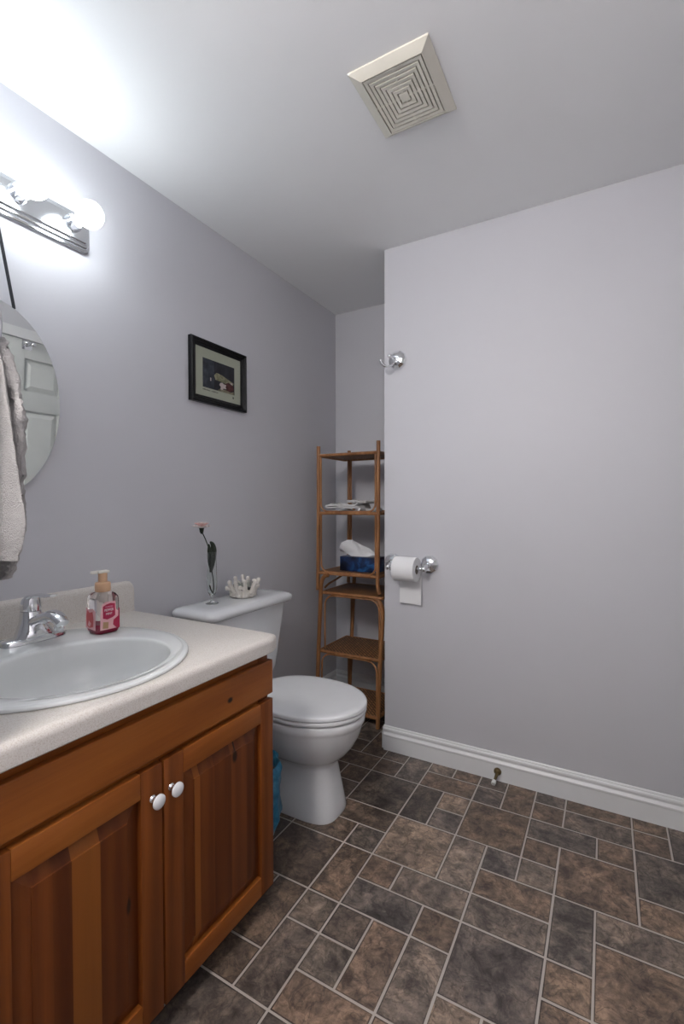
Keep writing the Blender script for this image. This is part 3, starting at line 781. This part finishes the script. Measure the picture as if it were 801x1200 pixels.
# things on the tank
vs = thing('bud_vase', 'slender clear glass bud vase standing on the toilet tank lid', 'vase', (.115, 1.437, .7875))
vz, vx, vy = .7878, .115, 1.437
bm = B()
outer = [(.0005, .0), (.026, .0), (.027, .0015), (.020, .004), (.008, .008), (.0055, .014), (.0055, .024), (.009, .032), (.016, .045), (.0205, .065), (.0215, .09), (.0205, .13), (.0185, .175), (.018, .205), (.0185, .215)]
inner = [(.017, .2155), (.0165, .205), (.0170, .175), (.019, .13), (.020, .09), (.019, .066), (.0145, .047), (.007, .036), (.0005, .034)]
lathe(bm, outer + inner, (vx, vy, vz), 32); build('vase_glass', bm, M['glass'], vs, angle=60)
fl = thing('flower', 'pale pink artificial carnation with dark leaf standing in the glass bud vase', 'flower', (vx, vy, vz + .035))
bm = B(); stem_pts = smooth_path([(vx + .002, vy + .004, vz + .037), (vx + .003, vy + .006, vz + .08), (vx, vy - .002, vz + .15), (vx - .002, vy - .010, vz + .215), (vx - .003, vy - .028, vz + .262), (vx - .003, vy - .048, vz + .296)], 6)
tube(bm, stem_pts, .0022, 8)
tube(bm, smooth_path([(vx + .002, vy + .004, vz + .04), (vx, vy - .006, vz + .060), (vx - .002, vy - .011, vz + .078)], 4), .0028, 8)
build('stem', bm, M['leaf'], fl)
def leaf(bm, pts, wid, roll_):
    rows = smooth_path(pts, 5); rings = []
    L = len(rows)
    for i, p in enumerate(rows):
        t = i / (L - 1); hw = wid * (math.sin(PI * min(1, t * .93 + .07)) ** .7)
        d = (rows[min(i + 1, L - 1)] - rows[max(i - 1, 0)]).normalized()
        u = Vector((math.cos(roll_), math.sin(roll_), 0)); u = (u - d * u.dot(d)).normalized(); nn = d.cross(u)
        ring = []
        for s, q in ((-1, .25), (-.5, .05), (0, 0), (.5, .05), (1, .25)): ring.append(p + u * hw * s + nn * hw * q * 1.2)
        for s, q in ((1, .25), (.5, .05), (0, 0), (-.5, .05), (-1, .25)): ring.append(p + u * hw * s + nn * (hw * q * 1.2 + .0008))
        rings.append(ring)
    loft(bm, rings)
bm = B()
leaf(bm, [(vx, vy - .006, vz + .130), (vx + .002, vy + .004, vz + .17), (vx + .002, vy + .012, vz + .215), (vx + .001, vy + .006, vz + .243), (vx, vy - .010, vz + .258)], .0125, 1.2)
leaf(bm, [(vx, vy - .004, vz + .135), (vx - .004, vy - .008, vz + .18), (vx - .004, vy - .010, vz + .215), (vx - .002, vy - .014, vz + .25)], .010, .6)
build('leaf', bm, M['leaf'], fl)
bm = B(); fcx = Vector((vx - .003, vy - .052, vz + .314))
lathe(bm, [(.003, -.022), (.007, -.016), (.009, -.004), (.010, .002)], fcx, 14); build('calyx', bm, M['leaf'], fl)
bm = B()
for lay_, (rr_, zz, tilt, npet, mi) in enumerate(((.032, .000, .30, 8, 1), (.028, .004, .60, 8, 0), (.022, .007, .90, 7, 1), (.013, .009, 1.2, 5, 0))):
    for q in range(npet):
        a = 2 * PI * (q + lay_ * .45) / npet
        d = Vector((math.cos(a), math.sin(a), 0)); s = Vector((-math.sin(a), math.cos(a), 0)); rings = []
        for t in (0, .3, .6, .85, 1.0):
            wd = rr_ * .62 * (.25 + .75 * t ** .7); p = fcx + d * rr_ * t * math.cos(tilt) + Vector((0, 0, zz + rr_ * t * math.sin(tilt) * (1 if t < .85 else .95)))
            ring = []
            for k in range(5): 
                uu = -1 + k * .5; ring.append(p + s * wd * uu + Vector((0, 0, .0025 * (t ** 2) * math.sin(k * 2.4 + q * 1.7) + .002 * abs(uu))))
            for k in range(4, -1, -1): 
                uu = -1 + k * .5; ring.append(p + s * wd * uu + Vector((0, 0, .0008 + .0025 * (t ** 2) * math.sin(k * 2.4 + q * 1.7) + .002 * abs(uu))))
            rings.append(ring)
        loft(bm, rings, mi=mi)
pt = build('petals', bm, [M['petal'], M['petal_white']], fl)

cx_, cy_, cz_ = .130, 1.612, .7878
ch = thing('candle_holder', 'white coral-branch candle holder on the toilet tank lid', 'candle holder', (cx_, cy_, cz_))
bm = B()
lathe(bm, [(.001, .0), (.041, .0), (.046, .004), (.050, .014), (.054, .030), (.0535, .036), (.049, .036), (.046, .012), (.001, .006)], (cx_, cy_, cz_), 40)
rc = random.Random(11)
for q in range(11):
    a = 2 * PI * q / 11 + rc.uniform(-.1, .1); h = rc.uniform(.062, .088); fl_ = rc.uniform(.004, .016); tw_ = rc.uniform(-.18, .18)
    def cp(rad, z, da=0): return Vector((cx_ + rad * math.cos(a + da), cy_ + rad * math.sin(a + da), cz_ + z))
    pts = smooth_path([cp(.047, .008), cp(.051, .03, tw_ * .3), cp(.054 + fl_ * .4, h * .7, tw_ * .7), cp(.054 + fl_, h, tw_)], 4)
    tube(bm, pts, [.0125 - .005 * i / (len(pts) - 1) for i in range(len(pts))], 10); ball(bm, pts[-1], .0092, 12, 8)
    for zz_ in (.012, .024, .036): ball(bm, cp(.049 + zz_ * .16, zz_, rc.uniform(-.3, .3)), rc.uniform(.007, .0105), 10, 8)
    if q % 2 == 0:
        e = cp(.066 + rc.uniform(0, .012), h * .66, tw_ + rc.choice((-.3, .3))); tube(bm, [pts[len(pts) // 2], e], [.008, .0065], 8); ball(bm, e, .0082, 10, 8)
build('coral_branches', bm, M['coral'], ch, angle=60)
bm = B(); lathe(bm, [(.001, .007), (.040, .007), (.043, .010), (.043, .066), (.041, .066), (.040, .012), (.001, .010)], (cx_, cy_, cz_), 32); build('glass_cup', bm, M['glass'], ch, angle=50)
bm = B(); lathe(bm, [(.001, .0125), (.038, .0125), (.038, .040), (.036, .042), (.001, .040)], (cx_, cy_, cz_), 28); build('candle', bm, plain('dark_grey_candle_wax', (.03, .03, .028), .5), ch)

# waste bin lined with a blue bag
wb = thing('waste_bin', 'small bin lined with a blue plastic bag beside the vanity and toilet', 'waste bin', (.437, 1.259, 0))
bx_, by_ = .437, 1.259
bm = B(); lathe(bm, [(.001, 0), (.085, 0), (.088, .003), (.110, .255), (.112, .258), (.110, .261), (.106, .259), (.084, .006), (.001, .006)], (bx_, by_, 0), 36); build('bin', bm, M['bin'], wb)
bm = B(); rings = []
for k, (rad, z, am) in enumerate(((.100, .16, .002), (.103, .225, .003), (.108, .262, .005), (.118, .292, .010), (.127, .285, .010), (.126, .25, .008), (.127, .205, .012), (.124, .165, .013), (.127, .115, .011), (.108, .07, .013), (.097, .03, .010), (.092, .012, .006))):
    ring = []
    for i in range(64):
        a = 2 * PI * i / 64
        q = rad + am * (math.sin(9 * a + k * .9) * .55 + noise.noise(Vector((math.cos(a) * 2.5, math.sin(a) * 2.5, k * .7))) * 1.1)
        ring.append(Vector((bx_ + q * math.cos(a), by_ + q * math.sin(a), max(.004, z + am * .9 * noise.noise(Vector((math.cos(a) * 3, math.sin(a) * 3, k + 5.0)))))))
    rings.append(ring)
loft(bm, rings, False, False); lb = build('bag_liner', bm, M['bag'], wb, angle=80); lb['label'] = 'crumpled blue plastic bag over the rim'

# ================================================================== RATTAN RACK
rk = thing('rattan_rack', 'tall narrow rattan shelf rack standing in the alcove behind the toilet', 'shelf rack', (.32, 2.40, 0))
FYr, BYr = 2.25, 2.555
UF = [(.128, FYr, 1.523), (.497, FYr, 1.530), (.158, BYr, 1.526), (.497, BYr, 1.526)]
UB = [(.121, FYr, .715), (.492, FYr, .80), (.152, BYr, .715), (.492, BYr, .80)]
PR = .0105
def post(pts, r=PR): 
    bm = B(); tube(bm, smooth_path(pts, 5), r, 12); return build('post', bm, M['rattan'], rk)
post([UF[0], (.126, FYr, 1.1), UB[0]]); post([UF[1], (.495, FYr, 1.1), UB[1], (.4925, FYr, .765), (.502, FYr, .725)])
post([UF[2], (.156, BYr, 1.1), UB[2]]); post([UF[3], (.495, BYr, 1.1), UB[3], (.4925, BYr, .765), (.502, BYr, .725)])
LF = [(.148, FYr - .012), (.517, FYr - .012), (.178, BYr + .012), (.522, BYr + .012)]
def lpost(tx, ty, bx, by, sgn, ztop):
    return post([(tx + sgn * .050, ty, ztop), (tx + sgn * .024, ty, ztop - .010), (tx + sgn * .006, ty, ztop - .045), (tx, ty, ztop - .11), ((tx + bx) / 2, (ty + by) / 2, .36), (bx, by, .006)], .0115)
lpost(.148, FYr - .014, .112, FYr - .006, 1, .806); lpost(.518, FYr + .004, .487, FYr + .008, -1, .70)
lpost(.182, BYr + .014, .150, BYr + .012, 1, .800); lpost(.522, BYr + .014, .500, BYr + .012, -1, .80)
def shelf(x0, x1, y0, y1, z, tag_=None):
    bm = B()
    for a, b in (((x0, y0), (x1, y0)), ((x1, y0), (x1, y1)), ((x1, y1), (x0, y1)), ((x0, y1), (x0, y0))):
        tube(bm, [(a[0], a[1], z), (b[0], b[1], z)], .0088, 10)
    s = build('shelf', bm, M['rattan'], rk)
    bm = B(); box(bm, (x0 + .004, y0 + .004, z + .000), (x1 - .004, y1 - .004, z + .006), .001); build('woven_panel', bm, M['weave'], s)
    return s
shelf(.128, .496, FYr + .004, BYr - .002, 1.470)
shelf(.126, .495, FYr + .004, BYr - .002, 1.148)
shelf(.124, .493, FYr + .004, BYr - .002, .812)
shelf(.150, .516, FYr + .001, BYr + .010, .703)
shelf(.131, .503, FYr + .001, BYr + .010, .372)
shelf(.117, .490, FYr + .004, BYr + .008, .062)
def hoop(pts, r=.005):
    bm = B(); tube(bm, smooth_path(pts, 6), r, 8); build('brace', bm, M['rattan'], rk)
for za, zb in ((1.462, 1.158), (1.140, .822)):
    for y in (FYr + .002, BYr):
        xa = .143 if y < 2.4 else .172
        xb = .478
        hoop([(xa, y, za), (xa, y, zb + .06), (xa + .006, y, zb + .022), (xa + .024, y, zb + .004), (xa + .052, y, zb - .001), ((xa + xb) / 2, y, zb - .001), (xb - .052, y, zb - .001), (xb - .024, y, zb + .004), (xb - .006, y, zb + .022), (xb, y, zb + .06), (xb, y, za)])
for za, zb in ((.690, .384), (.360, .075)):
    for y in (FYr + .002, BYr + .010):
        xa, xb = (.166, .500) if za > .5 else (.145, .485)
        hoop([(xa, y, zb + .01), (xa, y, za - .08), (xa + .005, y, za - .035), (xa + .025, y, za - .010), (xa + .06, y, za), ((xa + xb) / 2, y, za), (xb - .06, y, za), (xb - .025, y, za - .010), (xb - .005, y, za - .035), (xb, y, za - .08), (xb, y, zb + .01)])
hoop([(.150, FYr + .03, .726), (.150, FYr + .075, .742), (.152, FYr + .15, .755), (.158, FYr + .23, .775), (.164, FYr + .29, .79)], .006)

# cloths on the middle shelf
def folded(c, wx, dy, layers, th, ang, seed, name, label, cat):
    """a cloth folded over itself: a serpentine ribbon swept along its fold, softly rumpled"""
    t_ = B(); prof = []
    hx = wx / 2; rr_ = th * .62
    for k in range(layers):
        z = th * .5 + k * th * 1.18; xs = [-hx + wx * i / 9 for i in range(10)]
        if k % 2: xs.reverse()
        prof += [(x, z) for x in xs]
        if k < layers - 1:
            s = 1 if k % 2 == 0 else -1
            prof += [(s * (hx + rr_ * .7), z + th * .25), (s * (hx + rr_), z + th * .59), (s * (hx + rr_ * .7), z + th * .93)]
    nn = 22; rows = []
    for (x, z) in prof:
        row = []
        for j in range(nn + 1):
            y = -dy / 2 + dy * j / nn
            n1 = noise.noise(Vector((x * 14 + seed, y * 14, z * 20))); n2 = noise.noise(Vector((x * 40, y * 40 + seed, z * 9)))
            zz = z * (1 + .35 * n1) + .007 * n2 + .016 * max(0, n1) * (z / (layers * th))
            row.append((x + .010 * noise.noise(Vector((y * 18, z * 30, seed))), y + .008 * noise.noise(Vector((x * 18, z * 60, seed + 3))), max(zz, .0008)))
        rows.append(row)
    vsr = [[t_.verts.new(p) for p in row] for row in rows]
    for a, b in zip(vsr, vsr[1:]):
        for i in range(nn): t_.faces.new((a[i], a[i + 1], b[i + 1], b[i]))
    bmesh.ops.recalc_face_normals(t_, faces=t_.faces)
    bmesh.ops.solidify(t_, geom=t_.faces[:], thickness=th * .55)
    for v in t_.verts: v.co.z = max(v.co.z, .0006)
    bmesh.ops.rotate(t_, verts=t_.verts, cent=(0, 0, 0), matrix=Matrix.Rotation(ang, 3, 'Z')); bmesh.ops.translate(t_, verts=t_.verts, vec=c)
    tag(build(name, t_, M['cloth'], None, base=c, angle=80), label, cat)
SZ = 1.1542
folded(Vector((.262, 2.345, SZ)), .185, .16, 3, .0155, .06, 1.0, 'folded_cloth', 'rumpled pale grey cloth folded on the rattan rack above the blue tissue box', 'cloth')
folded(Vector((.335, 2.385, SZ + .047)), .14, .12, 2, .0095, -.22, 4.0, 'folded_cloth', 'smaller pale grey cloth lying on top of the folded cloth on the rattan rack', 'cloth')
folded(Vector((.440, 2.315, SZ)), .075, .09, 2, .011, .3, 8.0, 'washcloth', 'little pale washcloth at the right corner of the rattan rack beside the front post', 'cloth')

# tissue box
tb = thing('tissue_box', 'dark blue tissue box with a white tissue pulled up on the rattan rack', 'tissue box', (.325, 2.40, .818))
bm = B(); 
box(bm, (.210, 2.345, .8186), (.446, 2.46, .9005), .002, 2); build('carton', bm, M['bluebox'], tb)
bm = B(); lathe(bm, [(.001, 0), (.046, 0), (.048, .0008), (.001, .001)], (.325, 2.402, .9006), 32, sx=1.7, sy=.7); build('opening', bm, M['paper'], tb)
bm = B()
rings = []
top = [(.176, .925), (.186, .945), (.205, .975), (.235, .992), (.268, .993), (.300, .985), (.335, .968), (.37, .948), (.405, .925), (.418, .912)]
for k, (tx, tz) in enumerate(top):
    u = k / (len(top) - 1); ring = []
    bxp = .262 + .10 * u
    for j in range(9):
        s = j / 8
        x = bxp + (tx - bxp) * s; z = .902 + (tz - .902) * s
        y = 2.392 + .016 * math.sin(u * 15 + s * 2) * s - .012 * s * math.sin(u * PI) + .006 * noise.noise(Vector((u * 9, s * 6, 1)))
        ring.append((x, y, z))
    for j in range(8, -1, -1):
        s = j / 8
        x = bxp + (tx - bxp) * s * .985; z = .902 + (tz - .902) * s * .985
        y = 2.394 + .016 * math.sin(u * 15 + s * 2) * s - .012 * s * math.sin(u * PI) + .006 * noise.noise(Vector((u * 9, s * 6, 1))) + .016 * s * (1 - s) + .0008
        ring.append((x, y, z))
    rings.append([Vector(p) for p in ring])
loft(bm, rings); build('tissue', bm, M['paper'], tb, angle=50)

# ================================================================== ON THE PARTITION
tp = thing('paper_holder', 'chrome toilet paper holder with faceted rosettes on the partition wall', 'paper holder', (.735, YP, .915))
def rosette(bm, c, r, d=.020):
    n = 10
    for k, (rad, h) in enumerate(()): pass
    lathe(bm, [(r, 0), (r, .006), (r * .92, .012), (r * .66, d), (r * .36, d + .004), (r * .3, d + .004)], c, n, axis=1)
for x in (.643, .826):
    bm = B(); rosette(bm, (x, YP, .918), .044); p = build('rosette', bm, M['chrome'], tp, smooth=False)
    bm = B(); s = 1 if x < .7 else -1
    tube(bm, smooth_path([(x, YP - .020, .918), (x, YP - .045, .913), (x + s * .003, YP - .070, .905), (x + s * .010, YP - .074, .903)], 5), [.011, .011, .0105, .010, .010, .010, .0095, .0095, .009, .0085, .0085, .008, .008, .0085, .009, .009][:16], 14)
    ball(bm, (x + s * .004, YP - .073, .904), .0135, 16, 12)
    build('arm', bm, M['chrome'], tp)
bm = B(); tube(bm, [(.654, YP - .073, .904), (.816, YP - .073, .904)], .0085, 14); build('spindle', bm, M['chrome'], tp)
rl = thing('toilet_paper_roll', 'white toilet paper roll with a hanging sheet on the chrome wall holder', 'toilet paper', (.74, YP - .073, .848))
RX0, RX1, RY, RZ = .684, .790, YP - .073, .8995
bm = B()
ring_prof = [(.021, 0), (.054, 0), (.0562, .002), (.0562, RX1 - RX0 - .002), (.054, RX1 - RX0), (.021, RX1 - RX0), (.021, 0)]
lathe(bm, ring_prof, (RX0, RY, RZ), 48, axis=0, cap0=False, cap1=False); bmesh.ops.remove_doubles(bm, verts=bm.verts, dist=1e-6)
build('paper_winding', bm, M['paper'], rl, angle=40)
bm = B(); lathe(bm, [(.0195, .0005), (.0208, .0005), (.0208, RX1 - RX0 - .0005), (.0195, RX1 - RX0 - .0005), (.0195, .0005)], (RX0, RY, RZ), 32, axis=0, cap0=False, cap1=False); bmesh.ops.remove_doubles(bm, verts=bm.verts, dist=1e-6)
build('cardboard_core', bm, M['card'], rl)
bm = B(); rings = []
for k in range(14):
    t = k / 13; z = RZ - t * (RZ - .731); y = RY + .0566 + .0010 - .006 * math.sin(t * PI * .9) * t
    rings.append([Vector((RX0 + (RX1 - RX0) * i / 6 * (1) + (.001 if i == 6 else 0), y + .002 * math.sin(i * 1.1 + t * 4) * t + (.0008 if side else 0), z - .004 * t * i / 6)) for side, rg_ in ((0, range(7)), (1, range(6, -1, -1))) for i in rg_])
loft(bm, rings); build('hanging_sheet', bm, M['paper'], rl, angle=60)

rh = thing('robe_hook', 'chrome robe hook with a faceted rosette high on the partition corner', 'hook', (.667, YP, 1.88))
bm = B(); rosette(bm, (.667, YP, 1.883), .046, .022); build('rosette', bm, M['chrome'], rh, smooth=False)
bm = B(); tube(bm, smooth_path([(.665, YP - .022, 1.886), (.660, YP - .045, 1.885), (.653, YP - .058, 1.889)], 5), .006, 12); ball(bm, (.652, YP - .060, 1.890), .0095, 16, 12); build('upper_prong', bm, M['chrome'], rh)
bm = B(); tube(bm, smooth_path([(.664, YP - .022, 1.880), (.660, YP - .036, 1.862), (.651, YP - .052, 1.846), (.637, YP - .072, 1.842), (.625, YP - .086, 1.850), (.619, YP - .092, 1.864)], 5), .0056, 12); ball(bm, (.619, YP - .092, 1.866), .0068, 14, 10); build('lower_prong', bm, M['chrome'], rh)

ds = thing('door_stop', 'small brass door stop with a white tip on the white baseboard', 'door stop', (1.136, YP - .0135, .04))
bm = B(); lathe(bm, [(.016, 0), (.016, .004), (.013, .010), (.008, .014)], (1.136, YP - .0136, .042), 22, axis=1); build('mount', bm, M['brass'], ds)
bm = B(); tube(bm, [(1.136, YP - .024, .041), (1.134, YP - .040, .030), (1.131, YP - .056, .021)], [.0075, .0062, .0055], 12); build('stem', bm, M['brass'], ds)
bm = B(); tube(bm, [(1.131, YP - .054, .0215), (1.130, YP - .060, .018), (1.1285, YP - .070, .0135)], [.008, .0095, .0088], 14); tip_ = build('tip', bm, M['rubber'], ds); tip_['label'] = 'white rubber tip'

# ================================================================== EXHAUST FAN GRILLE
ef = thing('exhaust_fan_cover', 'cream square exhaust fan grille on the white ceiling', 'vent', (1.008, 1.331, H))
ex0, ex1, ey0, ey1 = .889, 1.127, 1.197, 1.465
gx0, gx1, gy0, gy1 = .919, 1.098, 1.225, 1.442
def er(z, t):
    """rectangle from outer (t = 0) to the grille edge (t = 1)"""
    return [Vector((x, y, z)) for x, y in ((ex0 + (gx0 - ex0) * t, ey0 + (gy0 - ey0) * t), (ex1 + (gx1 - ex1) * t, ey0 + (gy0 - ey0) * t), (ex1 + (gx1 - ex1) * t, ey1 + (gy1 - ey1) * t), (ex0 + (gx0 - ex0) * t, ey1 + (gy1 - ey1) * t))]
bm = B(); loft(bm, [er(H - .0005, 0), er(H - .005, 0), er(H - .006, .05), er(H - .018, .93), er(H - .018, 1.0), er(H - .006, 1.0)], cap1=False, cap0=False); build('frame', bm, M['ivory'], ef, angle=15)
bm = B(); box(bm, (gx0, gy0, H - .006), (gx1, gy1, H - .001)); build('housing', bm, M['dark'], ef, smooth=False)
def gr(t, z): 
    cx__, cy__ = (gx0 + gx1) / 2, (gy0 + gy1) / 2; hx, hy = (gx1 - gx0) / 2 * (1 - t), (gy1 - gy0) / 2 * (1 - t)
    return [Vector((cx__ + a * hx, cy__ + b * hy, z)) for a, b in ((-1, -1), (1, -1), (1, 1), (-1, 1))]
for k in range(6):
    t0 = .035 + k * .135; t1 = t0 + .100
    bm = B(); loft(bm, [gr(t0, H - .0165), gr(t0 + .004, H - .0175), gr(t1, H - .0165), gr(t1, H - .007), gr(t0, H - .007), gr(t0, H - .0165)], False, False); bmesh.ops.remove_doubles(bm, verts=bm.verts, dist=1e-6)
    build('louver', bm, M['ivory'], ef, smooth=False)
bm = B(); loft(bm, [gr(.852, H - .007), gr(.852, H - .0165), gr(.88, H - .0172)]); build('centre_plate', bm, M['ivory'], ef, smooth=False)
bm = B()
gcx, gcy = (gx0 + gx1) / 2, (gy0 + gy1) / 2
box(bm, (gcx - .0025, gy0, H - .0158), (gcx + .0025, gy1, H - .0065)); box(bm, (gx0, gcy - .0025, H - .0158), (gx1, gcy + .0025, H - .0065))
build('cross_rib', bm, M['ivory'], ef, smooth=False)

# over-door hook reflected in the mirror
oh = thing('over_door_hook', 'chrome double-knob hook hung over the top of the white door', 'hook', (XR, 1.66, 2.0))
bm = B(); box(bm, (XR + .0035, 1.645, 1.985), (XR + .0065, 1.705, 2.0455), .001); box(bm, (XR + .0035, 1.645, 2.0455), (XR + .045, 1.705, 2.0485)); build('bracket', bm, M['chrome'], oh)
for y in (1.656, 1.694):
    bm = B(); tube(bm, [(XR + .004, y, 2.015), (XR - .030, y, 2.020)], .005, 10); ball(bm, (XR - .036, y, 2.021), .016, 18, 12); build('knob', bm, M['chrome'], oh)
